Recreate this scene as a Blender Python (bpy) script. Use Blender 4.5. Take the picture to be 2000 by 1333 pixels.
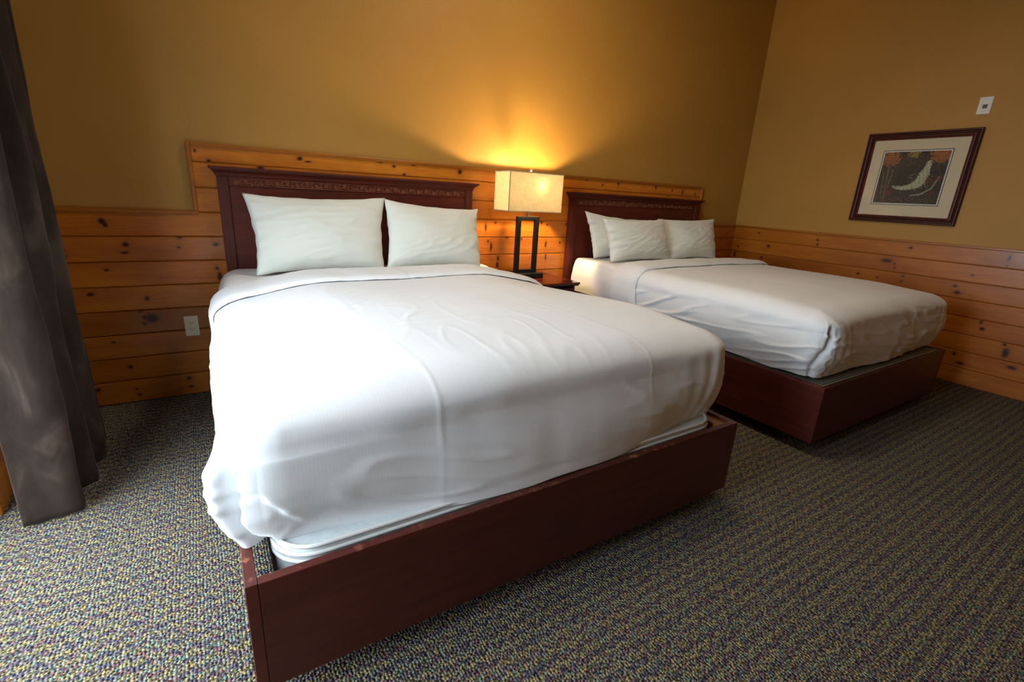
import bpy, bmesh, math, random
from mathutils import Vector, Matrix, noise
random.seed(7)
for o in list(bpy.data.objects): bpy.data.objects.remove(o, do_unlink=True)
S = bpy.context.scene
COL = S.collection
PI = math.pi

# ------------------------------------------------------------ camera
def make_camera():
    loc = Vector((-4.83221, -3.15644, 1.21630))
    yaw, pitch, roll = 0.57912435, -0.29591953, 0.05689028
    F = Vector((math.sin(yaw)*math.cos(pitch), math.cos(yaw)*math.cos(pitch), math.sin(pitch)))
    r = F.cross(Vector((0, 0, 1))).normalized(); u = r.cross(F)
    r2 = r*math.cos(roll)+u*math.sin(roll); u2 = -r*math.sin(roll)+u*math.cos(roll)
    M = Matrix((r2, u2, -F)).transposed().to_4x4(); M.translation = loc
    cd = bpy.data.cameras.new('camera'); cd.sensor_width = 36; cd.lens = 933.52*36/2000
    cd.clip_start = 0.05
    c = bpy.data.objects.new('camera', cd); c.matrix_world = M; COL.objects.link(c)
    S.camera = c
make_camera()
# ------------------------------------------------------------ world, lights, exposure
S.view_settings.view_transform = 'Standard'; S.view_settings.look = 'None'
S.view_settings.gamma = 1; S.view_settings.use_curve_mapping = False
S.view_settings.exposure = 0.17
W = bpy.data.worlds.new('world'); S.world = W; W.use_nodes = True
bg = W.node_tree.nodes['Background']; bg.inputs[0].default_value = (0.78, 0.89, 1.0, 1); bg.inputs[1].default_value = 13.5   # bright overcast sky
def area(name, loc, direction, sx, sy, power, col, spread=PI):
    l = bpy.data.lights.new(name, 'AREA'); l.shape = 'RECTANGLE'; l.size = sx; l.size_y = sy
    l.energy = power; l.color = col; l.spread = spread
    o = bpy.data.objects.new(name, l); o.location = loc
    o.rotation_euler = Vector(direction).to_track_quat('-Z', 'Y').to_euler(); COL.objects.link(o)
    return o
# the sky's light enters by the glass door in the left wall (portal in the opening)
po = area('daylight_portal', (-5.60, -1.80, 1.06), (1, 0, 0), 1.70, 2.12, 1, (1, 1, 1)); po.data.cycles.is_portal = True

# warm overhead fill, added out of view to brighten back wall and bed tops
area('overhead_fill', (-3.05, -1.25, 3.30), (0, 0, -1), 0.40, 0.40, 24, (1.0, 0.85, 0.64))

# ------------------------------------------------------------ node helpers
def mat(name):
    m = bpy.data.materials.new(name); m.use_nodes = True
    nt = m.node_tree; b = nt.nodes['Principled BSDF']
    return m, nt, b
def N(nt, t, **k):
    n = nt.nodes.new(t)
    for a, v in k.items():
        if a.startswith('i_'):
            key = a[2:]; key = int(key) if key.isdigit() else key.replace('_', ' ')
            n.inputs[key].default_value = v
        else: setattr(n, a, v)
    return n
def L(nt, a, b): nt.links.new(a, b)
def ramp(nt, fac, stops, interp='LINEAR'):
    r = N(nt, 'ShaderNodeValToRGB'); r.color_ramp.interpolation = interp
    e = r.color_ramp.elements
    while len(e) < len(stops): e.new(0.5)
    for i, (p, c) in enumerate(stops): e[i].position = p; e[i].color = (*c, 1) if len(c) == 3 else c
    L(nt, fac, r.inputs[0]); return r.outputs[0]
def mixc(nt, fac, a, b, mode='MIX'):
    m = N(nt, 'ShaderNodeMix', data_type='RGBA', blend_type=mode)
    for sock, v in ((m.inputs[0], fac), (m.inputs[6], a), (m.inputs[7], b)):
        if hasattr(v, 'links'): L(nt, v, sock)
        else: sock.default_value = v if not isinstance(v, tuple) else ((*v, 1) if len(v) == 3 else v)
    return m.outputs[2]
def math_(nt, op, a, b=None, c=None):
    m = N(nt, 'ShaderNodeMath', operation=op)
    for i, v in enumerate((a, b, c)):
        if v is None: continue
        if hasattr(v, 'links'): L(nt, v, m.inputs[i])
        else: m.inputs[i].default_value = v
    return m.outputs[0]
def bump(nt, b, h, strength=0.3, dist=0.002):
    n = N(nt, 'ShaderNodeBump'); n.inputs['Strength'].default_value = strength; n.inputs['Distance'].default_value = dist
    L(nt, h, n.inputs['Height']); L(nt, n.outputs[0], b.inputs['Normal'])
def coords(nt): return N(nt, 'ShaderNodeTexCoord').outputs['Object']
def scaled(nt, v, sc, loc=(0, 0, 0)):
    m = N(nt, 'ShaderNodeMapping'); m.inputs['Scale'].default_value = sc; m.inputs['Location'].default_value = loc
    L(nt, v, m.inputs[0]); return m.outputs[0]
def noise_(nt, v, scale, detail=3, rough=0.55, dist=0):
    n = N(nt, 'ShaderNodeTexNoise'); n.inputs['Scale'].default_value = scale; n.inputs['Detail'].default_value = detail
    n.inputs['Roughness'].default_value = rough; n.inputs['Distortion'].default_value = dist
    L(nt, v, n.inputs['Vector']); return n.outputs[0]
def simple(name, col, rough=0.5, metal=0.0, nz=0.08, nscale=30, bumpd=0.0, **kw):
    m, nt, b = mat(name); v = coords(nt); n = noise_(nt, v, nscale)
    c2 = tuple(max(0, x*(1-nz*2)) for x in col); c1 = tuple(x*(1+nz) for x in col)
    L(nt, ramp(nt, n, [(0.3, c2), (0.7, c1)]), b.inputs['Base Color'])
    b.inputs['Roughness'].default_value = rough; b.inputs['Metallic'].default_value = metal
    if bumpd: bump(nt, b, n, 0.4, bumpd)
    for k, val in kw.items(): b.inputs[k.replace('_', ' ')].default_value = val
    return m

# wall paint: mustard tan, faint roller texture
def wall_mat():
    m, nt, b = mat('mustard_paint'); v = coords(nt)
    n = noise_(nt, v, 3.0, 3); c = ramp(nt, n, [(0.3, (0.405, 0.205, 0.038)), (0.7, (0.425, 0.218, 0.042))])
    L(nt, c, b.inputs['Base Color']); b.inputs['Roughness'].default_value = 0.55
    b.inputs['Specular IOR Level'].default_value = 0.35
    bump(nt, b, noise_(nt, v, 260, 3), 0.25, 0.0012); return m

# pine: grain along one axis, own knots per plank (axis 'x' or 'y')
def pine_mat(name, axis, seed, knots=(), tone=1.0, vertical=False):
    m, nt, b = mat(name); v = coords(nt)
    g = N(nt, 'ShaderNodeNewGeometry').outputs['Position']
    sc = {'x': (0.9, 14, 14), 'y': (14, 0.9, 14), 'z': (14, 14, 0.9)}[axis]
    warp = noise_(nt, scaled(nt, g, tuple(x*0.35 for x in sc), (seed*3.1, seed*1.7, seed)), 1.3, 2)
    n1 = noise_(nt, scaled(nt, g, sc, (seed*3.7, seed*1.3, seed*2.1)), 1.6, 4, 0.6, 0.6)
    n2 = noise_(nt, scaled(nt, g, tuple(x*5 for x in sc), (seed, 0, 0)), 2.0, 3)
    big = noise_(nt, scaled(nt, g, tuple(1.2 if x < 1 else 2.5 for x in sc), (seed*9, 0, seed*5)), 1.0, 2)
    t = tone
    c = ramp(nt, n1, [(0.25, (0.40*t, 0.105*t, 0.008*t)), (0.5, (0.56*t, 0.165*t, 0.012*t)), (0.75, (0.68*t, 0.235*t, 0.020*t))])
    c = mixc(nt, 0.35, c, ramp(nt, n2, [(0.3, (0.32*t, 0.08*t, 0.007*t)), (0.6, (0.64*t, 0.21*t, 0.018*t))]))
    c = mixc(nt, ramp(nt, big, [(0.50, (0, 0, 0)), (0.72, (0.6, 0.6, 0.6))]), c, (0.26*t, 0.052*t, 0.006*t))
    if knots:
        wv = N(nt, 'ShaderNodeVectorMath', operation='MULTIPLY_ADD')
        wn = N(nt, 'ShaderNodeTexNoise'); wn.inputs['Scale'].default_value = 28; L(nt, g, wn.inputs['Vector'])
        L(nt, wn.outputs['Color'], wv.inputs[0]); wv.inputs[1].default_value = (0.012,)*3; L(nt, g, wv.inputs[2])
        dmin = None
        for (a, z, ra, rz) in knots:
            # a: coordinate along the wall, radii in metres
            s = (1/ra, 0, 1/rz) if axis == 'x' else (0, 1/ra, 1/rz)
            p = (a+.006, 0, z+.006) if axis == 'x' else (0, a+.006, z+.006)
            q = N(nt, 'ShaderNodeVectorMath', operation='MULTIPLY_ADD'); L(nt, wv.outputs[0], q.inputs[0])
            q.inputs[1].default_value = s; q.inputs[2].default_value = tuple(-pp*ss for pp, ss in zip(p, s))
            ln = N(nt, 'ShaderNodeVectorMath', operation='LENGTH'); L(nt, q.outputs[0], ln.inputs[0])
            dmin = ln.outputs[1] if dmin is None else math_(nt, 'MINIMUM', dmin, ln.outputs[1])
        f = ramp(nt, math_(nt, 'MULTIPLY', dmin, 0.25), [(0.16, (1, 1, 1)), (0.26, (0.75,)*3), (0.40, (0.28,)*3), (0.9, (0, 0, 0))])
        kc = ramp(nt, math_(nt, 'MULTIPLY', dmin, 0.25), [(0.0, (0.018, 0.006, 0.003)), (0.22, (0.05, 0.012, 0.004)), (0.5, (0.26, 0.065, 0.010))])
        c = mixc(nt, f, c, kc)
    L(nt, c, b.inputs['Base Color'])
    b.inputs['Roughness'].default_value = 0.36; b.inputs['Specular IOR Level'].default_value = 0.35; b.inputs['Coat Weight'].default_value = 0.30; b.inputs['Coat Roughness'].default_value = 0.16
    bump(nt, b, n2, 0.15, 0.0012); return m

# mahogany-stained wood
def cherry_mat(name, axis='x', tone=1.0, wear=False, wz=0.0):
    m, nt, b = mat(name); g = N(nt, 'ShaderNodeNewGeometry').outputs['Position']
    sc = {'x': (1.2, 16, 16), 'y': (16, 1.2, 16), 'z': (16, 16, 1.2)}[axis]
    n1 = noise_(nt, scaled(nt, g, sc), 2.2, 5, 0.6, 0.8); n2 = noise_(nt, g, 3.0, 3)
    t = tone
    c = ramp(nt, n1, [(0.3, (0.062*t, 0.0085*t, 0.0050*t)), (0.55, (0.092*t, 0.0135*t, 0.0072*t)), (0.8, (0.125*t, 0.021*t, 0.010*t))])
    c = mixc(nt, ramp(nt, n2, [(0.45, (0, 0, 0)), (0.75, (0.5,)*3)]), c, (0.05*t, 0.012*t, 0.006*t))
    if wear:   # chips of bare wood
        v = N(nt, 'ShaderNodeTexVoronoi'); v.inputs['Scale'].default_value = 9; L(nt, g, v.inputs['Vector'])
        spot = ramp(nt, v.outputs['Distance'], [(0.0, (1, 1, 1)), (0.028, (0.7,)*3), (0.04, (0, 0, 0))])
        c = mixc(nt, math_(nt, 'MULTIPLY', spot, 0.45), c, (0.26, 0.10, 0.05))
        sz = N(nt, 'ShaderNodeSeparateXYZ'); L(nt, g, sz.inputs[0])           # chipped finish along the top edge
        top = ramp(nt, math_(nt, 'MULTIPLY', math_(nt, 'SUBTRACT', sz.outputs[2], 0.3690), 200), [(0.0, (0, 0, 0)), (0.5, (1, 1, 1))])
        chip = math_(nt, 'MULTIPLY', ramp(nt, noise_(nt, g, 38, 3), [(0.56, (0, 0, 0)), (0.62, (1, 1, 1))]), ramp(nt, noise_(nt, g, 2.3, 2), [(0.45, (0, 0, 0)), (0.65, (1, 1, 1))]))
        c = mixc(nt, math_(nt, 'MULTIPLY', math_(nt, 'MULTIPLY', top, chip), 0.7), c, (0.42, 0.16, 0.07))
    L(nt, c, b.inputs['Base Color']); b.inputs['Roughness'].default_value = 0.46; b.inputs['Specular IOR Level'].default_value = 0.32
    b.inputs['Coat Weight'].default_value = 0.12; b.inputs['Coat Roughness'].default_value = 0.3
    bump(nt, b, n1, 0.12, 0.001); return m

# loop-pile carpet with zigzag bands
def carpet_mat():
    m, nt, b = mat('loop_carpet'); g = N(nt, 'ShaderNodeNewGeometry').outputs['Position']
    sep = N(nt, 'ShaderNodeSeparateXYZ'); L(nt, g, sep.inputs[0]); x, y = sep.outputs[0], sep.outputs[1]
    # rows of loops in zigzag bands of two colourways
    tri = math_(nt, 'PINGPONG', x, 0.0235)
    yy = math_(nt, 'ADD', y, math_(nt, 'MULTIPLY', tri, 0.62))
    row = math_(nt, 'PINGPONG', yy, 0.020)
    band = math_(nt, 'MULTIPLY', row, 1/0.020)
    vo = N(nt, 'ShaderNodeTexVoronoi', voronoi_dimensions='2D'); vo.inputs['Scale'].default_value = 1; vo.inputs['Randomness'].default_value = 0.6
    L(nt, scaled(nt, g, (112, 124, 1)), vo.inputs['Vector'])
    sc = N(nt, 'ShaderNodeSeparateColor'); L(nt, vo.outputs['Color'], sc.inputs[0]); r1, r2, r3 = sc.outputs
    olive = ramp(nt, r1, [(0.0, (0.270, 0.240, 0.125)), (0.30, (0.340, 0.300, 0.150)), (0.50, (0.240, 0.270, 0.200)),
                          (0.66, (0.160, 0.230, 0.200)), (0.80, (0.370, 0.280, 0.130)), (0.92, (0.250, 0.170, 0.130))], 'CONSTANT')
    plum = ramp(nt, r1, [(0.0, (0.125, 0.105, 0.135)), (0.28, (0.180, 0.145, 0.165)), (0.50, (0.090, 0.110, 0.130)),
                         (0.64, (0.240, 0.215, 0.200)), (0.80, (0.220, 0.110, 0.115)), (0.90, (0.230, 0.210, 0.130))], 'CONSTANT')
    pick = math_(nt, 'ADD', band, math_(nt, 'MULTIPLY', math_(nt, 'SUBTRACT', r2, 0.5), 0.45))
    c = mixc(nt, ramp(nt, pick, [(0.40, (0, 0, 0)), (0.56, (1, 1, 1))]), plum, olive)
    v2 = N(nt, 'ShaderNodeTexVoronoi', voronoi_dimensions='2D'); v2.inputs['Scale'].default_value = 1; v2.inputs['Randomness'].default_value = 0.8
    L(nt, scaled(nt, g, (96, 84, 1), (3.3, 1.7, 0)), v2.inputs['Vector'])
    hole = ramp(nt, v2.outputs['Distance'], [(0.16, (0.10,)*3), (0.40, (1, 1, 1))])          # gaps between the loops
    d = ramp(nt, vo.outputs['Distance'], [(0.30, (1, 1, 1)), (0.75, (0.40,)*3)])
    c = mixc(nt, 1.0, c, d, 'MULTIPLY'); c = mixc(nt, 0.95, c, hole, 'MULTIPLY')
    c = mixc(nt, 1.0, c, (0.94, 0.91, 0.92), 'MULTIPLY')
    L(nt, c, b.inputs['Base Color']); b.inputs['Roughness'].default_value = 0.95
    b.inputs['Specular IOR Level'].default_value = 0.1
    h = ramp(nt, vo.outputs['Distance'], [(0.0, (1, 1, 1)), (0.7, (0, 0, 0))])
    bump(nt, b, h, 0.9, 0.006); return m

def linen_mat(name, col=(0.80, 0.80, 0.79), stripe=True, weave=900):
    m, nt, b = mat(name); g = N(nt, 'ShaderNodeNewGeometry').outputs['Position']
    n = noise_(nt, g, 5, 3)
    c = ramp(nt, n, [(0.3, tuple(x*0.97 for x in col)), (0.7, col)])
    sep = N(nt, 'ShaderNodeSeparateXYZ'); L(nt, g, sep.inputs[0])
    if stripe:
        w = math_(nt, 'SINE', math_(nt, 'MULTIPLY', sep.outputs[0], 2*PI/0.0085))
        st = ramp(nt, w, [(0.35, (0, 0, 0)), (0.65, (1, 1, 1))])
        c = mixc(nt, math_(nt, 'MULTIPLY', st, 0.12), c, (0.62, 0.62, 0.63))
        rr = N(nt, 'ShaderNodeMapRange'); L(nt, st, rr.inputs[0]); rr.inputs[3].default_value = 0.75; rr.inputs[4].default_value = 0.55
        L(nt, rr.outputs[0], b.inputs['Roughness'])
    else: b.inputs['Roughness'].default_value = 0.8
    L(nt, c, b.inputs['Base Color'])
    b.inputs['Sheen Weight'].default_value = 0.15; b.inputs['Specular IOR Level'].default_value = 0.25
    bump(nt, b, noise_(nt, g, 60, 4, 0.6), 0.12, 0.004)
    return m

M = {}
M['wall'] = wall_mat(); M['carpet'] = carpet_mat()
M['trim'] = pine_mat('stained_trim', 'x', 3, tone=0.62)
M['trim_y'] = pine_mat('stained_trim_y', 'y', 5, tone=0.62)
M['trim_z'] = pine_mat('stained_trim_z', 'z', 9, tone=0.62)
M['cherry'] = cherry_mat('mahogany_stain', 'x', 1.15); M['cherry_z'] = cherry_mat('mahogany_stain_upright', 'z')
M['rail'] = cherry_mat('mahogany_board_front', 'x', 0.88, True); M['rail_y'] = cherry_mat('mahogany_board_side', 'y', 0.95, True)
M['carve'] = simple('carved_mahogany', (0.26, 0.075, 0.030), 0.4, nz=0.25, nscale=40)
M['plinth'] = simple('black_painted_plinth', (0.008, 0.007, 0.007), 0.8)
M['linen'] = linen_mat('white_striped_cotton', (0.785, 0.80, 0.815)); M['pillow'] = linen_mat('white_pillow_cotton', (0.74, 0.76, 0.69), False)
M['sheet'] = linen_mat('white_sheet_cotton', (0.80, 0.79, 0.77), False)
M['ceiling'] = simple('white_ceiling_paint', (0.62, 0.56, 0.46), 0.9, nz=0.02)
M['black_metal'] = simple('blackened_metal', (0.012, 0.013, 0.014), 0.45, 0.6)
M['nickel'] = simple('brushed_nickel', (0.45, 0.42, 0.38), 0.3, 1.0)
M['ivory'] = simple('ivory_plastic', (0.55, 0.50, 0.34), 0.4, nz=0.03)
M['white_plastic'] = simple('white_plastic', (0.72, 0.70, 0.68), 0.4, nz=0.02)
M['dark_slot'] = simple('dark_socket_slot', (0.02, 0.018, 0.015), 0.6)
M['frame_wood'] = cherry_mat('dark_frame_wood', 'x', 0.62); M['frame_gold'] = cherry_mat('frame_inner_bead', 'x', 1.4)
M['matboard'] = simple('cream_matboard', (0.66, 0.55, 0.38), 0.9, nz=0.02)
M['matboard_black'] = simple('black_matboard', (0.015, 0.03, 0.03), 0.8)
M['matboard_white'] = simple('white_matboard', (0.74, 0.73, 0.70), 0.9, nz=0.02)
M['lining'] = simple('pale_curtain_lining', (0.50, 0.45, 0.38), 0.9, nz=0.05)
M['paving_out'] = simple('outside_paving', (0.13, 0.14, 0.11), 0.9)
M['door_frame'] = simple('white_door_frame', (0.70, 0.70, 0.68), 0.4, nz=0.02)

def curtain_mat():
    m, nt, b = mat('brown_suede'); g = coords(nt)
    n = noise_(nt, scaled(nt, g, (3, 3, 1.2)), 3.0, 4, 0.6, 0.6)
    L(nt, ramp(nt, n, [(0.36, (0.017, 0.010, 0.0065)), (0.56, (0.030, 0.0185, 0.013)), (0.72, (0.068, 0.045, 0.033))]), b.inputs['Base Color'])
    b.inputs['Roughness'].default_value = 0.85; b.inputs['Sheen Weight'].default_value = 0.08; b.inputs['Sheen Roughness'].default_value = 0.4
    b.inputs['Specular IOR Level'].default_value = 0.15
    bump(nt, b, noise_(nt, g, 35, 4), 0.3, 0.004); return m
M['curtain'] = curtain_mat()
def glass_mat(name, gl=1.0):
    m = bpy.data.materials.new(name); m.use_nodes = True; nt = m.node_tree; nt.nodes.clear()
    o = N(nt, 'ShaderNodeOutputMaterial'); mx = N(nt, 'ShaderNodeMixShader'); f = N(nt, 'ShaderNodeFresnel'); f.inputs[0].default_value = 1.45
    t = N(nt, 'ShaderNodeBsdfTransparent'); g = N(nt, 'ShaderNodeBsdfGlossy'); g.inputs['Roughness'].default_value = 0.02
    t.inputs[0].default_value = (0.97, 0.98, 0.98, 1)
    geo = N(nt, 'ShaderNodeNewGeometry')
    L(nt, math_(nt, 'MULTIPLY', f.outputs[0], math_(nt, 'SUBTRACT', 1.0, geo.outputs['Backfacing'])), mx.inputs[0]); L(nt, t.outputs[0], mx.inputs[1]); L(nt, g.outputs[0], mx.inputs[2]); L(nt, mx.outputs[0], o.inputs[0])
    return m
M['glass'] = glass_mat('clear_glass')
def shade_mat():
    m = bpy.data.materials.new('linen_lampshade'); m.use_nodes = True; nt = m.node_tree; nt.nodes.clear()
    o = N(nt, 'ShaderNodeOutputMaterial'); mx = N(nt, 'ShaderNodeMixShader'); mx.inputs[0].default_value = 0.5
    g = coords(nt)
    wv = math_(nt, 'MULTIPLY', noise_(nt, scaled(nt, g, (30, 30, 420)), 1.0, 2), 1.0)
    wh = noise_(nt, scaled(nt, g, (420, 420, 30)), 1.0, 2)
    w = math_(nt, 'MULTIPLY', math_(nt, 'ADD', wv, wh), 0.5)
    c = ramp(nt, w, [(0.35, (0.60, 0.52, 0.36)), (0.65, (0.82, 0.75, 0.56))])
    d = N(nt, 'ShaderNodeBsdfDiffuse'); t = N(nt, 'ShaderNodeBsdfTranslucent')
    L(nt, c, d.inputs[0]); L(nt, c, t.inputs[0]); L(nt, d.outputs[0], mx.inputs[1]); L(nt, t.outputs[0], mx.inputs[2])
    L(nt, mx.outputs[0], o.inputs[0]); return m
M['shade'] = shade_mat()
def emit_mat(name, col, s):
    m = bpy.data.materials.new(name); m.use_nodes = True; nt = m.node_tree; nt.nodes.clear()
    o = N(nt, 'ShaderNodeOutputMaterial'); e = N(nt, 'ShaderNodeEmission'); e.inputs[0].default_value = (*col, 1); e.inputs[1].default_value = s
    L(nt, e.outputs[0], o.inputs[0]); return m
M['bulb'] = emit_mat('lit_bulb', (1.0, 0.74, 0.39), 1550)
def ticking_mat():
    m, nt, b = mat('striped_ticking'); g = N(nt, 'ShaderNodeNewGeometry').outputs['Position']
    sep = N(nt, 'ShaderNodeSeparateXYZ'); L(nt, g, sep.inputs[0])
    w = math_(nt, 'SINE', math_(nt, 'MULTIPLY', sep.outputs[1], 2*PI/0.016))
    L(nt, ramp(nt, w, [(0.35, (0.10, 0.11, 0.08)), (0.6, (0.42, 0.42, 0.36))]), b.inputs['Base Color'])
    b.inputs['Roughness'].default_value = 0.9; return m
M['ticking'] = ticking_mat()
def quilt_mat():
    m, nt, b = mat('quilted_mattress_side'); g = N(nt, 'ShaderNodeNewGeometry').outputs['Position']
    sep = N(nt, 'ShaderNodeSeparateXYZ'); L(nt, g, sep.inputs[0])
    zz = math_(nt, 'ADD', sep.outputs[2], math_(nt, 'MULTIPLY', math_(nt, 'PINGPONG', math_(nt, 'ADD', sep.outputs[1], sep.outputs[0]), 0.05), 0.5))
    w = math_(nt, 'ABSOLUTE', math_(nt, 'SINE', math_(nt, 'MULTIPLY', zz, PI/0.022)))
    L(nt, ramp(nt, w, [(0.1, (0.24, 0.21, 0.16)), (0.4, (0.40, 0.36, 0.28))]), b.inputs['Base Color'])
    b.inputs['Roughness'].default_value = 0.9; bump(nt, b, w, 0.6, 0.006); return m
M['quilt'] = quilt_mat()
M['mattress_white'] = simple('pale_mattress_pad', (0.62, 0.68, 0.69), 0.85, nz=0.04, nscale=60, bumpd=0.003)
M['piping'] = simple('white_piping', (0.72, 0.72, 0.70), 0.8, nz=0.03)

# ------------------------------------------------------------ geometry helpers
def link(name, bm, m, parent=None, smooth=False, loc=None):
    me = bpy.data.meshes.new(name)
    bmesh.ops.recalc_face_normals(bm, faces=bm.faces)
    bm.to_mesh(me); bm.free()
    if m is not None: me.materials.append(m)
    if smooth:
        for p in me.polygons: p.use_smooth = True
    o = bpy.data.objects.new(name, me); COL.objects.link(o)
    if parent: o.parent = parent
    if parent and parent.type == 'EMPTY': o.matrix_parent_inverse = Matrix.Translation(-parent.location)
    return o
def box(bm, x0, x1, y0, y1, z0, z1, bev=0.0, seg=2):
    r = bmesh.ops.create_cube(bm, size=1)
    vs = r['verts']
    for v in vs: v.co = Vector(((x0+x1)/2+v.co.x*(x1-x0), (y0+y1)/2+v.co.y*(y1-y0), (z0+z1)/2+v.co.z*(z1-z0)))
    if bev:
        es = list({e for v in vs for e in v.link_edges})
        bmesh.ops.bevel(bm, geom=es, offset=bev, segments=seg, profile=0.5, affect='EDGES')
def B(): return bmesh.new()
def bx(name, m, parent, x0, x1, y0, y1, z0, z1, bev=0.0, seg=2, smooth=False):
    bm = B(); box(bm, x0, x1, y0, y1, z0, z1, bev, seg); return link(name, bm, m, parent, smooth)
def thing(name, label, cat, loc=(0, 0, 0), group=None):
    o = bpy.data.objects.new(name, None); o.location = loc; o.empty_display_size = 0.1; COL.objects.link(o)
    tag(o, label, cat, group); return o
def tag(o, label, cat, group=None):
    o['label'] = label; o['category'] = cat
    if group: o['group'] = group
    return o
def struct(o): o['kind'] = 'structure'; return o
def extrude_profile(bm, prof, a0, a1, axis='x', dz=0):
    """prof: list of (depth, z); extruded along x (depth = -y) or y (depth = -x)"""
    rings = []
    for a in (a0, a1):
        rings.append([bm.verts.new((a, -d, z) if axis == 'x' else (-d, a, z)) for d, z in prof])
    n = len(prof)
    for i in range(n):
        j = (i+1) % n; bm.faces.new((rings[0][i], rings[0][j], rings[1][j], rings[1][i]))
    bm.faces.new(rings[0]); bm.faces.new(rings[1][::-1])
def tube(bm, pts, r, n=8, closed=False):
    rings = []
    P = [Vector(p) for p in pts]; k = len(P)
    for i, p in enumerate(P):
        if closed: t = P[(i+1) % k]-P[i-1]
        else: t = P[min(i+1, k-1)]-P[max(i-1, 0)]
        t.normalize(); a = t.orthogonal().normalized() if abs(t.z) > .99 else t.cross(Vector((0, 0, 1))).normalized(); b2 = t.cross(a)
        rings.append([bm.verts.new(p+a*r*math.cos(2*PI*j/n)+b2*r*math.sin(2*PI*j/n)) for j in range(n)])
    for i in range(k if closed else k-1):
        q = (i+1) % k
        for j in range(n): bm.faces.new((rings[i][j], rings[i][(j+1) % n], rings[q][(j+1) % n], rings[q][j]))
    if not closed: bm.faces.new(rings[0][::-1]); bm.faces.new(rings[-1])
def nz3(x, y, z): return noise.noise(Vector((x, y, z)))
def sm(a, b, x):
    t = max(0.0, min(1.0, (x-a)/(b-a))); return t*t*(3-2*t)

# ------------------------------------------------------------ the room
XL = -5.58; YF = -4.7; ZC = 3.4; PT = 0.016   # planks stand proud of the painted wall by PT
DY0, DY1, DZ = -2.65, -0.95, 2.12            # glass door opening in the left wall
struct(bx('floor', M['carpet'], None, XL-0.15, PT+0.15, YF-0.15, PT+0.15, -0.1, 0))
struct(bx('ceiling', M['ceiling'], None, XL-0.15, PT+0.15, YF-0.15, PT+0.15, ZC, ZC+0.1))
wall_back = struct(bx('wall_back', M['wall'], None, XL-0.15, PT+0.15, PT, PT+0.15, 0, ZC))
wall_right = struct(bx('wall_right', M['wall'], None, PT, PT+0.15, YF, PT, 0, ZC))
struct(bx('wall_front', M['wall'], None, XL-0.15, PT+0.15, YF-0.15, YF, 0, ZC))
bm = B(); box(bm, XL-0.15, XL, YF, DY0, 0, ZC); box(bm, XL-0.15, XL, DY1, PT, 0, ZC); box(bm, XL-0.15, XL, DY0, DY1, DZ, ZC)
wall_left = struct(link('wall_left', bm, M['wall']))

PB = 0.1295
def plank(parent, axis, a0, a1, z0, z1, m, depth=PT, face=0.0, rz=None):
    """horizontal tongue-and-groove board with eased edges; its face lies at y = 0 (x = 0)"""
    e = 0.0045
    prof = [(-depth, z0+0.001), (-0.005, z0+0.001), (-0.003, z0+e*0.6), (0, z0+e+0.002), (0, z1-e), (-0.003, z1-e*0.5), (-0.005, z1-0.0012), (-depth, z1-0.0012)]
    bm = B(); extrude_profile(bm, prof, a0, a1, axis); return link('plank', bm, m, parent)

KB = [(-5.245, .981, 13, 12), (-5.235, .965, 9, 10), (-5.168, .866, 11, 10), (-5.177, .825, 12, 6), (-4.933, .903, 8, 9), (-4.943, .85, 7, 6), (-4.772, .864, 11, 8), (-5.416, .84, 8, 8), (-5.416, .806, 9, 11),
 (-5.263, .739, 10, 6), (-4.779, .734, 8, 8), (-4.773, .686, 9, 20), (-5.345, .615, 12, 8), (-5.118, .58, 10, 11), (-5.156, .512, 9, 8), (-5.142, .477, 11, 10), (-5.148, .443, 9, 8), (-5.11, .47, 26, 22), (-5.291, .353, 8, 5),
 (-5.241, .206, 9, 10), (-4.987, .101, 9, 10), (-4.984, .048, 11, 7), (-5.234, .078, 6, 5), (-5.222, .041, 9, 8), (-5.394, .098, 11, 10),
 (-4.814, 1.351, 5, 6), (-4.757, 1.306, 8, 5), (-4.305, 1.352, 13, 9), (-4.261, 1.338, 16, 4), (-4.512, 1.284, 16, 9), (-3.837, 1.372, 13, 6), (-3.745, 1.353, 10, 7), (-3.611, 1.370, 10, 6), (-3.677, 1.306, 8, 6), (-3.277, 1.350, 12, 13),
 (-3.055, .981, 7, 22), (-2.975, 1.013, 6, 6), (-3.031, .877, 7, 8), (-3.005, .837, 8, 26), (-3.133, .871, 6, 7), (-2.867, .905, 10, 6), (-2.553, 1.021, 8, 8), (-2.495, 1.005, 8, 6), (-2.303, 1.014, 7, 5), (-2.497, .853, 6, 20), (-2.356, .866, 8, 8),
 (-2.938, .75, 7, 16), (-2.943, .70, 8, 18), (-2.489, .752, 6, 22), (-2.734, .894, 6, 8),
 (-2.13, 1.372, 8, 6), (-2.408, 1.373, 8, 6), (-1.774, 1.362, 8, 18), (-1.306, 1.355, 9, 12), (-.933, 1.330, 8, 16), (-1.082, 1.340, 8, 8), (-1.126, 1.289, 7, 5), (-2.384, 1.223, 9, 7), (-.214, .883, 8, 8),
 (-1.95, 1.34, 7, 6), (-.75, 1.32, 7, 12), (-.30, .80, 8, 6), (-.12, .95, 8, 7)]
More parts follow.
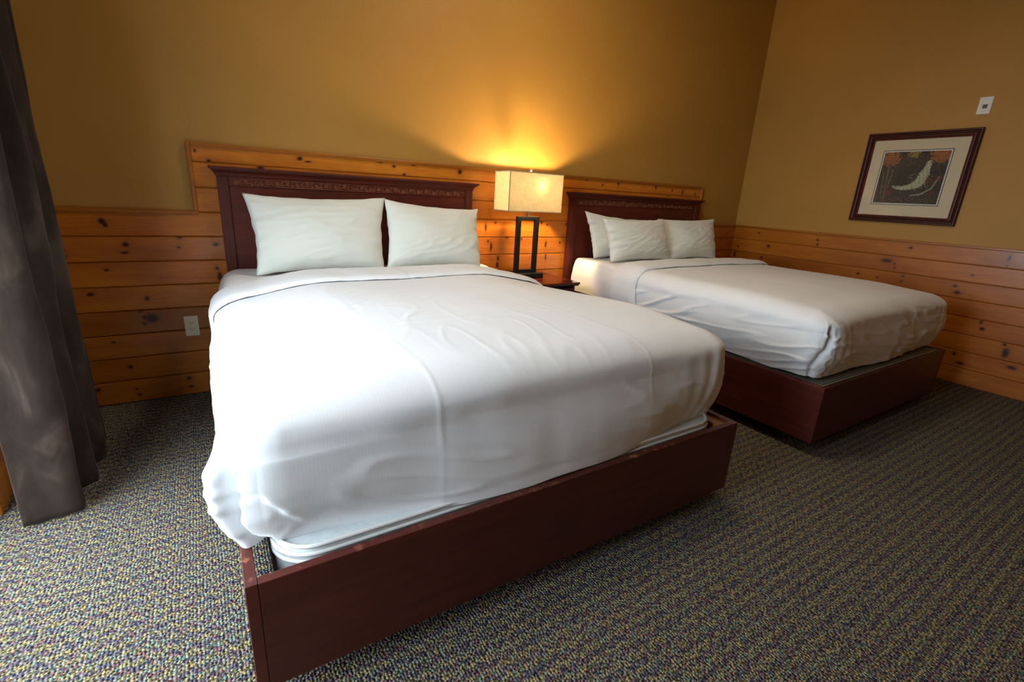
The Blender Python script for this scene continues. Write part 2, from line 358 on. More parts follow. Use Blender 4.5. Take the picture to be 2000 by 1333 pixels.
KR = [(-.276, .983, 8, 6), (-.852, .973, 9, 8), (-.862, .931, 9, 8), (-.401, .865, 13, 10), (-.076, .824, 9, 8), (-.05, .735, 8, 24), (-.353, .743, 9, 14), (-1.572, .985, 14, 8), (-1.433, .862, 32, 12), (-1.492, .845, 7, 7), (-1.502, .812, 7, 6),
 (-1.251, .725, 10, 8), (-1.4, .714, 6, 5), (-1.577, .755, 10, 5), (-1.573, .711, 7, 7), (-1.994, .832, 10, 6), (-1.919, .737, 11, 9), (-1.941, .690, 18, 12), (-2.157, .979, 7, 22), (-2.159, .925, 6, 6), (-2.129, .500, 8, 12), (-2.145, .455, 13, 12),
 (-2.291, .373, 9, 9), (-2.31, .315, 16, 30), (-2.368, .221, 22, 12), (-2.094, .165, 22, 8), (-2.039, .229, 9, 10), (-2.45, .60, 10, 9), (-2.9, .85, 10, 9), (-3.2, .47, 11, 9), (-2.7, .10, 12, 9), (-3.6, .70, 10, 9), (-4.1, .30, 11, 9), (-4.0, .92, 9, 9)]
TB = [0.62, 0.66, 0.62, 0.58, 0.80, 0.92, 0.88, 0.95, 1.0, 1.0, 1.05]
TR = [0.74, 0.78, 0.80, 0.82, 0.80, 0.72, 0.80, 0.74]
def kn(K, z0, z1): return [(a, z, r/1000, q/1000) for a, z, r, q in K if z0 <= z < z1]
for i in range(8):
    z0, z1 = i*PB, (i+1)*PB
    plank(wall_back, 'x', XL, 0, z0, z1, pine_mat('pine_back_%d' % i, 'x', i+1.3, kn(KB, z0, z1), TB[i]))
    plank(wall_right, 'y', YF+0.001, -0.0005, z0, z1, pine_mat('pine_right_%d' % i, 'y', i+20.7, kn(KR, z0, z1), TR[i]))
for i in (8, 9, 10):
    z0 = i*PB; z1 = (i+1)*PB if i < 10 else 1.382
    plank(wall_back, 'x', -4.842, -0.648, z0, z1, pine_mat('pine_back_%d' % i, 'x', i+1.3, kn(KB, z0, z1), TB[i]))
for y0, y1 in ((YF, DY0-0.10), (DY1+0.10, 0)):
    for i in range(8):
        bm = B(); box(bm, XL, XL+0.014, y0, y1, i*PB+0.001, (i+1)*PB-0.001, 0.003, 1)
        link('plank', bm, M['trim_y'] if False else bpy.data.materials['pine_right_%d' % i], wall_left)
# trims that cap the wainscot
def trim(n, m, *a): return struct(bx('trim_%d' % n, m, None, *a, 0.004, 2))
ZR0, ZR1, ZT0, ZT1 = 1.024, 1.043, 1.370, 1.392
trim(1, M['trim'], XL, -4.832, -0.010, PT, ZR0, ZR1)
trim(2, M['trim_z'], -4.853, -4.832, -0.010, PT, ZR1, ZT1)
trim(3, M['trim'], -4.832, -0.658, -0.010, PT, ZT0, ZT1)
trim(4, M['trim_z'], -0.658, -0.638, -0.010, PT, ZR1, ZT1)
trim(5, M['trim'], -0.658, 0.0, -0.010, PT, ZR0, ZR1)
trim(6, M['trim_y'], -0.010, PT, YF, -0.010, ZR0, ZR1)
# glass sliding door in the left wall, with pine casing
door = struct(bpy.data.objects.new('door_1', None)); COL.objects.link(door)
fr = B(); dm = 0.05
for y0, y1 in ((DY0, DY0+dm), (DY1-dm, DY1), ((DY0+DY1)/2-0.03, (DY0+DY1)/2+0.03)): box(fr, XL-0.11, XL-0.04, y0, y1, 0.0, DZ, 0.004, 1)
box(fr, XL-0.11, XL-0.04, DY0, DY1, 0.0, 0.06); box(fr, XL-0.11, XL-0.04, DY0, DY1, DZ-0.06, DZ)
link('door_frame', fr, M['door_frame'], door)
ym = (DY0+DY1)/2
for y0, y1, xo in ((DY0+dm, ym-0.03, 0.085), (ym+0.03, DY1-dm, 0.065)):
    bx('pane', M['glass'], door, XL-xo, XL-xo+0.005, y0, y1, 0.06, DZ-0.06)
for y0, y1 in ((DY1, DY1+0.10), (DY0-0.10, DY0)):
    bx('casing', M['trim_z'], door, XL, XL+0.022, y0, y1, 0, DZ+0.10, 0.004, 1)
bx('casing', M['trim_y'], door, XL, XL+0.022, DY0, DY1, DZ, DZ+0.10, 0.004, 1)
struct(bx('trim_7', M['paving_out'], None, XL-14, XL-0.15, DY0-12, DY1+12, -0.1, -0.02))   # unseen paving on the ground outside the door, not a wainscot trim

# ------------------------------------------------------------ duvet and other bedding
def outline(xl, xr, yh, yf, R, d, n1, n2, n3):
    """U-shaped path, inset by d, from the head on the left round the foot to the head on the right"""
    xl, xr, yf = xl+d, xr-d, yf+d; r = max(R-d, 1e-5)
    pts = []
    for i in range(n1): t = i/n1; pts.append((xl, yh+(yf+r-yh)*t, -1, 0))
    for i in range(n2): a = PI/2*i/n2; pts.append((xl+r-r*math.cos(a), yf+r-r*math.sin(a), -math.cos(a), -math.sin(a)))
    for i in range(n3): t = i/n3; pts.append((xl+r+(xr-xl-2*r)*t, yf, 0, -1))
    for i in range(n2): a = PI/2*i/n2; pts.append((xr-r+r*math.sin(a), yf+r-r*math.cos(a), math.sin(a), -math.cos(a)))
    for i in range(n1+1): t = i/n1; pts.append((xr, yf+r+(yh-yf-r)*t, 1, 0))
    return pts
def duvet(parent_name, label, spec):
    xl, xr, yh, yf, zt, zh = (spec[k] for k in ('xl', 'xr', 'yh', 'yf', 'zt', 'zh'))
    R, r = spec.get('R', 0.11), spec.get('r', 0.15); seed = spec['seed']
    n1, n2, n3 = spec.get('res', (190, 30, 230))
    prof = []                                   # (inset, z, side parameter)
    half = (xr-xl)/2
    nin = 60
    for i in range(nin):                        # from the centre line outwards
        d = half-(half-r)*(i/nin)
        prof.append((d, 0.0, 0.0))
    for i in range(15):
        a = PI/2*i/15; e = 0.85
        prof.append((r-r*math.sin(a)**e, -(r*0.92)*(1-math.cos(a)**e), 0.0))
    drop = zt-r*0.92-zh; ns = 40
    for i in range(ns+1):
        q = i/ns; prof.append((-spec.get('bulge', 0.018)*math.sin(PI*min(1, q*1.15))+0.030*q**3, -(r*0.92)-drop*q, q))
    cx = (xl+xr)/2
    bm = B(); rings = []
    for d, dz, q in prof:
        ring = []
        pts = outline(xl, xr, yh, yf, R, d, n1, n2, n3)
        for i, (x, y, nx, ny) in enumerate(pts):
            z = zt+dz
            # plan offsets: how far along the path measured from the near left corner (front +, side -)
            u = (x-cx)/half
            top = 1-sm(0.0, 0.12, -dz)
            crown = -0.018*abs(u)**2.5*top - 0.02*sm(yf+0.5, yf+0.05, y)*top
            side = sm(0.03, 0.14, -dz)
            # soft undulation
            h = 0.005*nz3(x*2.3+seed, y*2.0, 1.5) + 0.0018*nz3(x*6+seed, y*5, 7.7+z*5)
            # long stretched wrinkles on top
            w = nz3(x*3.5+y*1.2+seed*2, y*14-x*5, 3.3); h += 0.0012*max(0, 1-abs(w)*7)*sm(0.0, 0.5, nz3(x*1.5, y*1.5+seed, 9))*top
            w = nz3(x*11-y*2+seed, y*3+x*2, 13.3); h += 0.0010*max(0, 1-abs(w)*6)*top*sm(-.1, .4, nz3(x*1.1+seed*3, y*1.1, 19))
            # pressed creases
            for (ca, cb, amp) in spec.get('creases', ()):
                xx = ca+(cb-ca)*(y-yh)/(yf-yh)+0.014*nz3(y*2.2, seed, ca*3)
                h += amp*math.exp(-((x-xx)/0.006)**2)*(0.6+0.4*nz3(y*6, ca, 0))*(1 if ny > -0.5 or dz > -0.2 else 0.4)
            for (cy, amp, x0, x1) in spec.get('cross', ()):
                yy2 = cy+0.01*nz3(x*3, seed, cy)
                h += amp*math.exp(-((y-yy2)/0.006)**2)*sm(x0, x0+0.1, x)*(1-sm(x1-0.1, x1, x))*top
            if spec.get('hs'): crown -= spec['hs']*sm(0.45, 1.0, abs(u))*sm(-1.75, -0.75, y)*(1-sm(0.25, 1.0, q))
            # sides
            if side > 0:
                s_along = y if abs(nx) > 0.7 else x
                h += side*(0.007*nz3(s_along*2.2+seed*5, z*3.0, nx*2) + 0.0015*nz3(s_along*9+seed, z*4, ny*3))
                wr = nz3(s_along*3.2+seed*7+z*2.5, z*17+s_along*3.0, 2.2+nx)       # diagonal pull folds
                h += side*spec.get('fold', 0.006)*max(0, 1-abs(wr)*4.5)*(0.35+0.65*sm(-0.15, 0.25, nz3(s_along*2+seed*11, z*2, 5)))
                if ny < -0.6:
                    # vertical drape ripples near the foot corners
                    e = min(abs(x-xl)*spec.get('rl', 1), abs(x-xr))
                    h += side*0.0028*math.exp(-(e/0.22)**2)*math.sin(e*75+z*6+3*nz3(e*6, z*4, seed))
                # hem wobble
                z += 0.010*q*nz3(s_along*4+seed, nx, ny)+spec.get('hemlift', 0)*0
            px, py, pz = x, y, z+crown
            if ny < -0.3 and q > 0:
                e = min(x-xl, xr-x); mid = 1-math.exp(-(max(0, e-0.10)/spec.get('midw', 0.40))**2)
                py -= spec.get('mid', 0.05)*mid*q**1.5; pz -= 0.004*mid*q
            # tucked corner fold at the near left foot corner
            cf = spec.get('corner'); cf_amp = spec.get('corner_amp', 1.0)
            if cf and side > 0 and x < cx-0.3 and y < yf+0.45:
                # s: signed distance along the path from the corner's middle
                if ny == 0: s = -((y-(yf+R+d if R > d else yf))+0.08)
                elif nx == 0: s = (x-(xl+R))+0.08
                else: s = (math.atan2(-ny, -nx)/(PI/2)-0.5)*0.16
                k0, k1, ktop = cf
                sc = k0+(k1-k0)*q+0.010*math.sin(q*7)+0.006*nz3(q*9, seed, 0)
                ds = s-sc
                fade = sm(0.0, 0.10, q+0.15*side-ktop)*(1-0.25*q)
                g_ = cf_amp
                h -= 0.068*g_*fade*math.exp(-(ds/0.013)**2)
                h += 0.016*g_*fade*math.exp(-((ds+0.036)/0.024)**2)*(1-0.4*q)   # rolled edge beside the fold
                # overlapping flap: everything to the front of a slanting edge stands proud
                zl = sc+0.006+0.17*max(0, q-0.16)
                if ds > 0: h += 0.012*g_*fade*sm(-0.010, 0.004, s-zl)*(1-sm(0.0, 0.45, s-zl))*(1-sm(0.55, 0.85, q))
                # small puckers beside the fold, and soft ones fanning from its foot
                pk = max(0, 1-abs(math.sin(z*52+s*14+2.5*nz3(s*9, z*9, seed)))*2.2)
                h += 0.0035*g_*fade*math.exp(-((ds+0.045)/0.030)**2)*pk
                fan = math.atan2(q-1.05, (ds-0.0)*4.0+1e-4)
                h += 0.0015*g_*sm(0.3, 0.7, q)*math.exp(-((ds-0.06)/0.08)**2)*max(0, math.sin(fan*11+seed))
            nl = Vector((nx*side, ny*side, 1-side*0.97))
            nl.normalize()
            bl = spec.get('side_shift')
            if bl and nx < -0.5 and side > 0: px += bl(y, q)*side
            v = Vector((px, py, pz))+nl*h
            ring.append(bm.verts.new(v))
        rings.append(ring)
    for a, b2 in zip(rings, rings[1:]):
        for i in range(len(a)-1):
            bm.faces.new((a[i], a[i+1], b2[i+1], b2[i]))
    bmesh.ops.remove_doubles(bm, verts=bm.verts, dist=0.0004)
    t = thing('duvet', label, 'duvet', (cx, (yh+yf)/2, zh))
    o = link('cover', bm, M['linen'], t, True)
    # turned-back band at the head end
    y0, y1 = spec['band']                        # y0 nearer the wall
    bm = B(); rows = []
    nb = 26
    sec = []
    for d, dz, q in prof[::2]: sec.append((xl+d, dz, q, -1))
    sec2 = [(xl+xr-x, dz, q, 1) for x, dz, q, s in sec][::-1]
    secA = sec[::-1]+sec2[1:]
    for j in range(nb+1):
        t_ = j/nb; y = y0+(y1-y0)*t_
        th = 0.024*min(1, (4*t_*(1-t_)*1.6)**0.30)+0.002+0.004*t_
        row = []
        for x, dz, q, s in secA:
            side = sm(0.03, 0.14, -dz); u = (x-cx)/half; top = 1-sm(0, 0.12, -dz)
            z = zt+dz-0.018*abs(u)**2.5*top-spec.get('hs', 0)*sm(0.45, 1.0, abs(u))*sm(-1.75, -0.75, y)*(1-sm(0.25, 1.0, q))
            hh = th+0.004*nz3(x*6+seed, y*7, z*4)+0.003*nz3(x*22+y*9, y*5, z*3)*top
            hh += 0.005*side*nz3(z*8+seed, y*9, 3)
            yy = y+0.022*nz3(x*2.0+seed, z*2.2, 0)-0.05*side*q+(-0.02 if t_ > .5 else 0.03)*side*sm(0, 1, q)
            bl = spec.get('side_shift'); sx = bl(y, q)*side if (bl and s < 0) else 0
            nl = Vector((s*side, 0, 1-side*0.97)).normalized()
            row.append(bm.verts.new(Vector((x+sx, yy, z+0.004*nz3(x*2.3+seed, y*2, 1.5)))+nl*hh))
        rows.append(row)
    for a, b2 in zip(rows, rows[1:]):
        for i in range(len(a)-1): bm.faces.new((a[i], a[i+1], b2[i+1], b2[i]))
    link('turned_back_band', bm, M['linen'], t, True)
    return t

def rounded_slab(bm, x0, x1, y0, y1, z0, z1, R, r, nz=8, wav=0.0, seed=0):
    """mattress-like block: plan corner radius R, edge radius r"""
    def loop(d, n=10):
        a0, a1, b0, b1 = x0+d, x1-d, y0+d, y1-d; rr = max(R-d, 0.002); pts = []
        for cxx, cyy, st in ((a1-rr, b1-rr, 0), (a0+rr, b1-rr, 1), (a0+rr, b0+rr, 2), (a1-rr, b0+rr, 3)):
            for i in range(n+1):
                a = (st+i/n)*PI/2; pts.append((cxx+rr*math.cos(a), cyy+rr*math.sin(a)))
        # densify the straight runs
        out = []
        for i, p in enumerate(pts):
            q = pts[(i+1) % len(pts)]; L_ = math.dist(p, q); k = max(1, int((R*0 + math.dist((pts[i]), q))/0.08)) if L_ > 0.2 else 1
            k = 24 if L_ > 0.2 else 1
            for s in range(k): out.append((p[0]+(q[0]-p[0])*s/k, p[1]+(q[1]-p[1])*s/k))
        return out
    lv = []
    for i in range(5): a = PI/2*i/5; lv.append((r-r*math.sin(a), z0+r-r*math.cos(a)))
    for i in range(nz+1): lv.append((0, z0+r+(z1-z0-2*r)*i/nz))
    for i in range(1, 6): a = PI/2*i/5; lv.append((r-r*math.cos(a), z1-r+r*math.sin(a)))
    rings = []
    for d, z in lv:
        rings.append([bm.verts.new((x+wav*nz3(x*5, y*5+seed, z*9), y, z+wav*0.6*nz3(x*4+seed, y*4, z))) for x, y in loop(d)])
    for a, b2 in zip(rings, rings[1:]):
        n = len(a)
        for i in range(n): bm.faces.new((a[i], a[(i+1) % n], b2[(i+1) % n], b2[i]))
    bm.faces.new(rings[0][::-1]); bm.faces.new(rings[-1])

def bed(label, x0, x1, yf, ht, hb):
    t = thing('bed_frame', label, 'bed', ((x0+x1)/2, yf/2, 0), 'low mahogany bed frames')
    th = 0.026
    bx('side_rail', M['rail_y'], t, x0, x0+th, yf, -0.07, hb, ht, 0.0018, 2)
    bx('side_rail', M['rail_y'], t, x1-th, x1, yf, -0.07, hb, ht, 0.0018, 2)
    bx('footboard', M['rail'], t, x0+th+0.0001, x1-th-0.0001, yf+0.0005, yf+th, hb, ht-0.0015, 0.0018, 2)
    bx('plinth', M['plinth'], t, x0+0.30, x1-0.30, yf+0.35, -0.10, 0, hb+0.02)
    for xx in (x0+th+0.25, (x0+x1)/2-0.03, x1-th-0.31):
        bx('deck_slat', M['trim_y'], t, xx, xx+0.06, yf+th+0.001, -0.08, hb+0.021, hb+0.045)
    return t
BED1 = dict(x0=-4.840, x1=-3.058, yf=-2.172); BED2 = dict(x0=-2.287, x1=-0.653, yf=-2.143)
HT, HB = 0.375, 0.068
bed('low dark mahogany bed frame in the foreground, its footboard nearest the camera', BED1['x0'], BED1['x1'], BED1['yf'], HT, HB)
bed('low dark mahogany bed frame by the right wall, farther bed with chipped footboard corner', BED2['x0'], BED2['x1'], BED2['yf'], HT, HB)
# corner block in the near bed's right foot corner
f1 = bpy.data.objects['bed_frame']
bx('corner_block', M['trim_y'], f1, BED1['x1']-0.085, BED1['x1']-0.027, BED1['yf']+0.028, BED1['yf']+0.26, 0.23, 0.366, 0.002, 1)

# foundations and mattresses
m1 = thing('mattress', 'pale mattress with white piping showing under the duvet of the foreground bed', 'mattress', (-3.95, -1.1, HB))
bm = B(); rounded_slab(bm, -4.765, -3.135, -2.122, -0.10, 0.115, 0.386, 0.10, 0.012); link('foundation_pad', bm, M['mattress_white'], m1, True)
bm = B()
def rrect(x0, x1, y0, y1, R, z, n=8):
    pts = []
    for cxx, cyy, st in ((x1-R, y1-R, 0), (x0+R, y1-R, 1), (x0+R, y0+R, 2), (x1-R, y0+R, 3)):
        for i in range(n+1): a = (st+i/n)*PI/2; pts.append((cxx+R*math.cos(a), cyy+R*math.sin(a), z))
    return pts
for z, e in ((0.386, 0.0), (0.366, 0.003), (0.346, 0.003)): tube(bm, rrect(-4.765-e, -3.135+e, -2.122-e, -0.10, 0.10, z), 0.006, 6, True)
link('piping', bm, M['piping'], m1, True)
bm = B(); rounded_slab(bm, -4.735, -3.165, -2.02, -0.09, 0.402, 0.675, 0.10, 0.10); link('core', bm, M['mattress_white'], m1, True)
m2 = thing('mattress', 'quilted tan mattress showing below the sheet of the farther bed', 'mattress', (-1.47, -1.1, HB))
bm = B(); rounded_slab(bm, -2.240, -0.69, -1.93, -0.09, 0.385, 0.700, 0.16, 0.04); link('core', bm, M['quilt'], m2, True)
bs = tag(bx('box_spring', M['ticking'], None, -2.258, -0.682, -2.114, -0.09, 0.113, 0.372, 0.012, 3), 'striped ticking box spring inside the farther bed frame', 'box spring')
# fitted sheets: head ends stay uncovered
def sheet(label, x0, x1, z0, z1, seed, r=0.05):
    bm = B(); rows = []
    sec = []
    for i in range(9): sec.append((x0-0.012*math.sin(PI*i/9)*1.0, z0+(z1-r-z0)*i/8))
    for i in range(1, 9): a = PI/2*i/8; sec.append((x0+r-r*math.cos(a), z1-r+r*math.sin(a)))
    for i in range(1, 60): sec.append((x0+r+(x1-x0-2*r)*i/60, z1))
    sec2 = [(x0+x1-a, b) for a, b in sec[:17]][::-1]; sec += sec2
    yb = -0.078
    for j in range(44):
        y = yb-0.03-0.56*j/43; dip = 0.03*sm(-0.48, -0.64, y) if r > 0.09 else 0.0
        row = []
        for x, z in sec:
            k = 1-sm(0, 0.06, z1-z)
            z = z-dip*k; x += dip*(1 if x < (x0+x1)/2 else -1)
            row.append(bm.verts.new((x+0.006*nz3(z*14+seed, y*9, x)*(1-k)+ (0.006*nz3(y*5, z*30+seed, 2))*(1-k), y, z+0.008*nz3(x*5+seed, y*6, 0)*k+0.004*nz3(x*14+y*9, y*12+seed, 4)*k+0.006*nz3(y*6+seed, x, z)*(1-k))))
        rows.append(row)
    # head end drop
    row0 = [bm.verts.new((v.co.x, v.co.y+0.012, max(z0, v.co.z-0.03))) for v in rows[0]]; rows.insert(0, row0)
    row1 = [bm.verts.new((v.co.x, v.co.y+0.002, z0)) for v in row0]; rows.insert(0, row1)
    for a, b2 in zip(rows, rows[1:]):
        for i in range(len(a)-1): bm.faces.new((a[i], a[i+1], b2[i+1], b2[i]))
    return tag(link('fitted_sheet', bm, M['sheet'], None, True), label, 'sheet')
sheet('white fitted sheet at the head of the foreground bed under its two pillows', -4.782, -3.118, 0.46, 0.742, 3, 0.105)
sheet('white fitted sheet at the head of the farther bed, hanging at its left side', -2.270, -0.680, 0.49, 0.752, 8)

D1 = duvet('duvet', 'large white striped cotton duvet spread over the foreground bed', dict(
    xl=-4.852, xr=-3.038, yh=-0.52, yf=-2.10, zt=0.775, zh=0.380, seed=2.3, rl=6, hs=0.058, r=0.155, R=0.12, bulge=0.010, mid=0.078,
    creases=[(-4.44, -4.36, 0.0020), (-3.78, -3.55, 0.0014)], cross=[(-1.62, 0.003, -4.6, -3.2)], fold=0.003,
    corner=(-0.02, 0.02, 0.10), band=(-0.50, -0.80),
    side_shift=lambda y, q: 0.045*sm(-1.35, -0.5, y)-0.034*math.exp(-((y+2.02)/0.13)**2)*sm(0.0, 0.22, q)*(1-0.25*sm(0.6, 1, q))))
D2 = duvet('duvet', 'white cotton duvet spread over the farther bed by the right wall', dict(
    xl=-2.292, xr=-0.622, yh=-0.56, yf=-2.095, zt=0.772, zh=0.395, seed=11.7, r=0.14, R=0.10, bulge=0.014,
    creases=[(-1.30, -1.25, 0.003)], cross=[(-1.2, 0.002, -2.2, -1.2)], fold=0.013,
    corner=(0.03, -0.02, 0.06), corner_amp=0.45, mid=0.05, midw=0.9, band=(-0.56, -0.82), side_shift=None))

# pillows ----------------------------------------------------------
def pillow(label, TL, TR, BL, BR, T, seed, group, sag=0.02, pinch=0.05):
    TL, TR, BL, BR = (Vector(p) for p in (TL, TR, BL, BR))
    c = (TL+TR+BL+BR)/4; n = (TR-TL).cross(TL-BL).normalized()
    if n.y > 0: n = -n
    nu, nv = 72, 48; bm = B(); sides = []
    for s in (1, -1):
        g = []
        for j in range(nv+1):
            row = []
            for i in range(nu+1):
                u, v = i/nu, j/nv
                a, b2 = 4*u*(1-u), 4*v*(1-v)
                uu = u+(0.5-u)*pinch*1.3*b2*1.0; vv = v+(0.5-v)*pinch*2.2*a
                p = TL.lerp(TR, uu)*vv+BL.lerp(BR, uu)*(1-vv)
                th = T*(a**0.46)*(b2**0.46)*(1+0.35*(0.5-v))
                edge = min(a, b2)
                w = 0.0
                # puckers running in from the side seams
                ku = math.exp(-min(u, 1-u)/0.10)
                w += 0.020*ku*nz3(v*12+seed, u*3, seed)*b2**0.3
                w += 0.008*math.exp(-min(v, 1-v)/0.10)*nz3(u*9+seed*2, v*3, 4)*a**0.3
                rr = nz3(u*2.5+v*3.5+seed, v*10-u*4, 8); w += 0.006*max(0, 1-abs(rr)*4)*(a*b2)**0.4
                w += 0.010*nz3(u*3+seed, v*3, 2.5)*(a*b2)**0.5
                if 0 < i < nu and 0 < j < nv: off = n*(s*(th+w*0.9))
                else: off = n*(0.006*nz3(u*8+seed, v*8, 1))
                p = p+off
                # slack outline
                p += (TL-BL).normalized()*0.006*nz3(u*7+seed, v*2, 0)*(1 if j in (0, nv) else 0)
                p += (TR-TL).normalized()*0.007*nz3(v*7+seed, 3, 0)*(1 if i in (0, nu) else 0)
                row.append(bm.verts.new(p))
            g.append(row)
        for j in range(nv):
            for i in range(nu):
                f = (g[j][i], g[j][i+1], g[j+1][i+1], g[j+1][i]); bm.faces.new(f if s > 0 else f[::-1])
    bmesh.ops.remove_doubles(bm, verts=bm.verts, dist=0.00005)
    o = link('pillow', bm, M['pillow'], None, True)
    return tag(o, label, 'pillow', group)
pillow('wider left white pillow with a pointed corner, leaning on the foreground headboard', (-4.632, -0.20, 1.150), (-3.872, -0.20, 1.160), (-4.615, -0.40, 0.752), (-3.945, -0.40, 0.752), 0.090, 1.2, 'white pillows on the near bed')
pillow('narrower right white pillow leaning on the foreground headboard, nearer the lamp', (-3.885, -0.215, 1.155), (-3.232, -0.19, 1.112), (-3.935, -0.40, 0.752), (-3.300, -0.39, 0.752), 0.088, 5.4, 'white pillows on the near bed')
pillow('white pillow at the back, its pointed corner rising highest on the far headboard', (-2.235, -0.135, 1.128), (-1.50, -0.11, 1.07), (-2.150, -0.20, 0.757), (-1.50, -0.20, 0.757), 0.055, 9.1, 'white pillows on the far bed')
pillow('white pillow in front of the back pillow, middle of the farther bed', (-2.215, -0.33, 1.085), (-1.500, -0.30, 1.095), (-2.165, -0.42, 0.757), (-1.47, -0.42, 0.757), 0.088, 14.6, 'white pillows on the far bed')
pillow('rightmost white pillow on the farther bed, leaning past the headboard edge', (-1.475, -0.22, 1.09), (-0.715, -0.23, 1.105), (-1.455, -0.40, 0.757), (-0.835, -0.40, 0.757), 0.085, 21.3, 'white pillows on the far bed')

# headboards -------------------------------------------------------
def headboard(label, cx0, cx1, bx0, bx1, zt):
    t = thing('headboard', label, 'headboard', ((cx0+cx1)/2, -0.03, 0.0), 'carved mahogany headboards')
    sw = 0.052
    bx('stile', M['cherry_z'], t, bx0, bx0+sw, -0.056, -0.001, 0.0, zt-0.05, 0.002)
    bx('stile', M['cherry_z'], t, bx1-sw, bx1, -0.056, -0.001, 0.0, zt-0.05, 0.002)
    bx('panel', M['cherry'], t, bx0+sw, bx1-sw, -0.044, -0.004, 0.30, zt-0.098, 0.001)
    bx('bottom_rail', M['cherry'], t, bx0+sw, bx1-sw, -0.053, -0.002, 0.22, 0.30, 0.002)
    bx('frieze_rail', M['cherry'], t, bx0+sw, bx1-sw, -0.048, -0.002, zt-0.098, zt-0.05, 0.001)
    # crown moulding: mitred round the ends
    prof = [(0.001, 0), (0.056, 0), (0.060, 0.006), (0.060, 0.012), (0.063, 0.018), (0.070, 0.026), (0.080, 0.031), (0.080, 0.036), (0.088, 0.038), (0.090, 0.043), (0.088, 0.050), (0.001, 0.050)]
    bm = B(); rings = []
    for side, b0 in ((-1, bx0), (1, bx1)):
        rings.append([bm.verts.new((b0+side*max(0, d-0.056), -d, zt-0.05+z)) for d, z in prof])
    for i in range(len(prof)):
        j = (i+1) % len(prof); bm.faces.new((rings[0][i], rings[0][j], rings[1][j], rings[1][i]))
    # ends return to the wall
    for k, (side, b0) in enumerate(((-1, bx0), (1, bx1))):
        back = [bm.verts.new((b0+side*max(0, d-0.056), -0.001, zt-0.05+z)) for d, z in prof]
        for i in range(1, len(prof)-2):
            bm.faces.new((rings[k][i], rings[k][i+1], back[i+1], back[i]))
        bm.faces.new((rings[k][1], back[1], rings[k][0])); bm.faces.new((rings[k][-2], rings[k][-1], back[-2]))
        f = [back[i] for i in range(1, len(prof)-1)]; bm.faces.new(f)
    link('crown', bm, M['cherry'], t)
    # carved strip: winding vine, leaves and rosettes between two beads
    bm = B(); xa, xb = bx0+sw+0.006, bx1-sw-0.006; zc = zt-0.074; yy = -0.049
    for dz in (-0.017, 0.017): tube(bm, [(xa, yy, zc+dz), (xb, yy, zc+dz)], 0.0018, 6)
    per = 0.105; k = int((xb-xa)/per*16); A = 0.0085
    tube(bm, [(xa+(xb-xa)*i/k, yy-0.001, zc+A*math.sin(2*PI*((xb-xa)*i/k)/per)) for i in range(k+1)], 0.0020, 6)
    n = int((xb-xa)/per*2)
    def blob(x, z, rx, rz, ang, ry=0.0035):
        r = bmesh.ops.create_uvsphere(bm, u_segments=8, v_segments=5, radius=1)
        ca, sa = math.cos(ang), math.sin(ang)
        for v in r['verts']:
            p = v.co; a, b2 = p.x*rx, p.z*rz; v.co = Vector((x+a*ca-b2*sa, yy+p.y*ry, z+a*sa+b2*ca))
    for i in range(n):
        x = xa+per*(0.25+i/2); s = 1 if i % 2 == 0 else -1
        if x > xb-0.01: break
        zf = zc-s*0.004
        for a in range(5): blob(x+0.0078*math.cos(a*2*PI/5+.3), zf+0.0072*math.sin(a*2*PI/5+.3), 0.0052, 0.0048, 0, 0.0048)
        blob(x, zf, 0.0036, 0.0036, 0, 0.0080)
        blob(x+per*0.25, zc+s*0.008, 0.0130, 0.0040, s*0.6); blob(x+per*0.22, zc-s*0.008, 0.0110, 0.0036, -s*0.5); blob(x+per*0.12, zc-s*0.009, 0.0080, 0.0030, s*0.5)
    link('carved_frieze', bm, M['carve'], t, True)
    return t
headboard('dark mahogany headboard with carved floral strip behind the two foreground pillows', -4.761, -3.170, -4.732, -3.203, 1.279)
headboard('dark mahogany headboard with carved strip behind the three pillows, right of the lamp', -2.336, -0.691, -2.300, -0.728, 1.268)

# nightstand -------------------------------------------------------
ns = thing('nightstand', 'small mahogany nightstand with moulded top under the lamp, between the beds', 'nightstand', (-2.77, -0.25, 0))
NX0, NX1, NY0, NZ = -3.00, -2.515, -0.485, 0.630
bx('side_panel', M['cherry_z'], ns, NX0+0.022, NX0+0.042, NY0+0.03, -0.012, 0.0, NZ-0.03, 0.002)
bx('side_panel', M['cherry_z'], ns, NX1-0.042, NX1-0.022, NY0+0.03, -0.012, 0.0, NZ-0.03, 0.002)
bx('back_panel', M['cherry_z'], ns, NX0+0.042, NX1-0.042, -0.022, -0.013, 0.05, NZ-0.03)
bx('shelf', M['cherry'], ns, NX0+0.042, NX1-0.042, NY0+0.035, -0.022, 0.08, 0.10)
bm = B(); extrude_profile(bm, [(0.010, NZ-0.03), (-NY0-0.022, NZ-0.03), (-NY0-0.012, NZ-0.024), (-NY0-0.012, NZ-0.018), (-NY0, NZ-0.014), (-NY0, NZ-0.004), (-NY0-0.004, NZ), (0.010, NZ)], NX0, NX1)
link('top', bm, cherry_mat('polished_mahogany_top', 'x', 1.0), ns)
bpy.data.materials['polished_mahogany_top'].node_tree.nodes['Principled BSDF'].inputs['Roughness'].default_value = 0.16
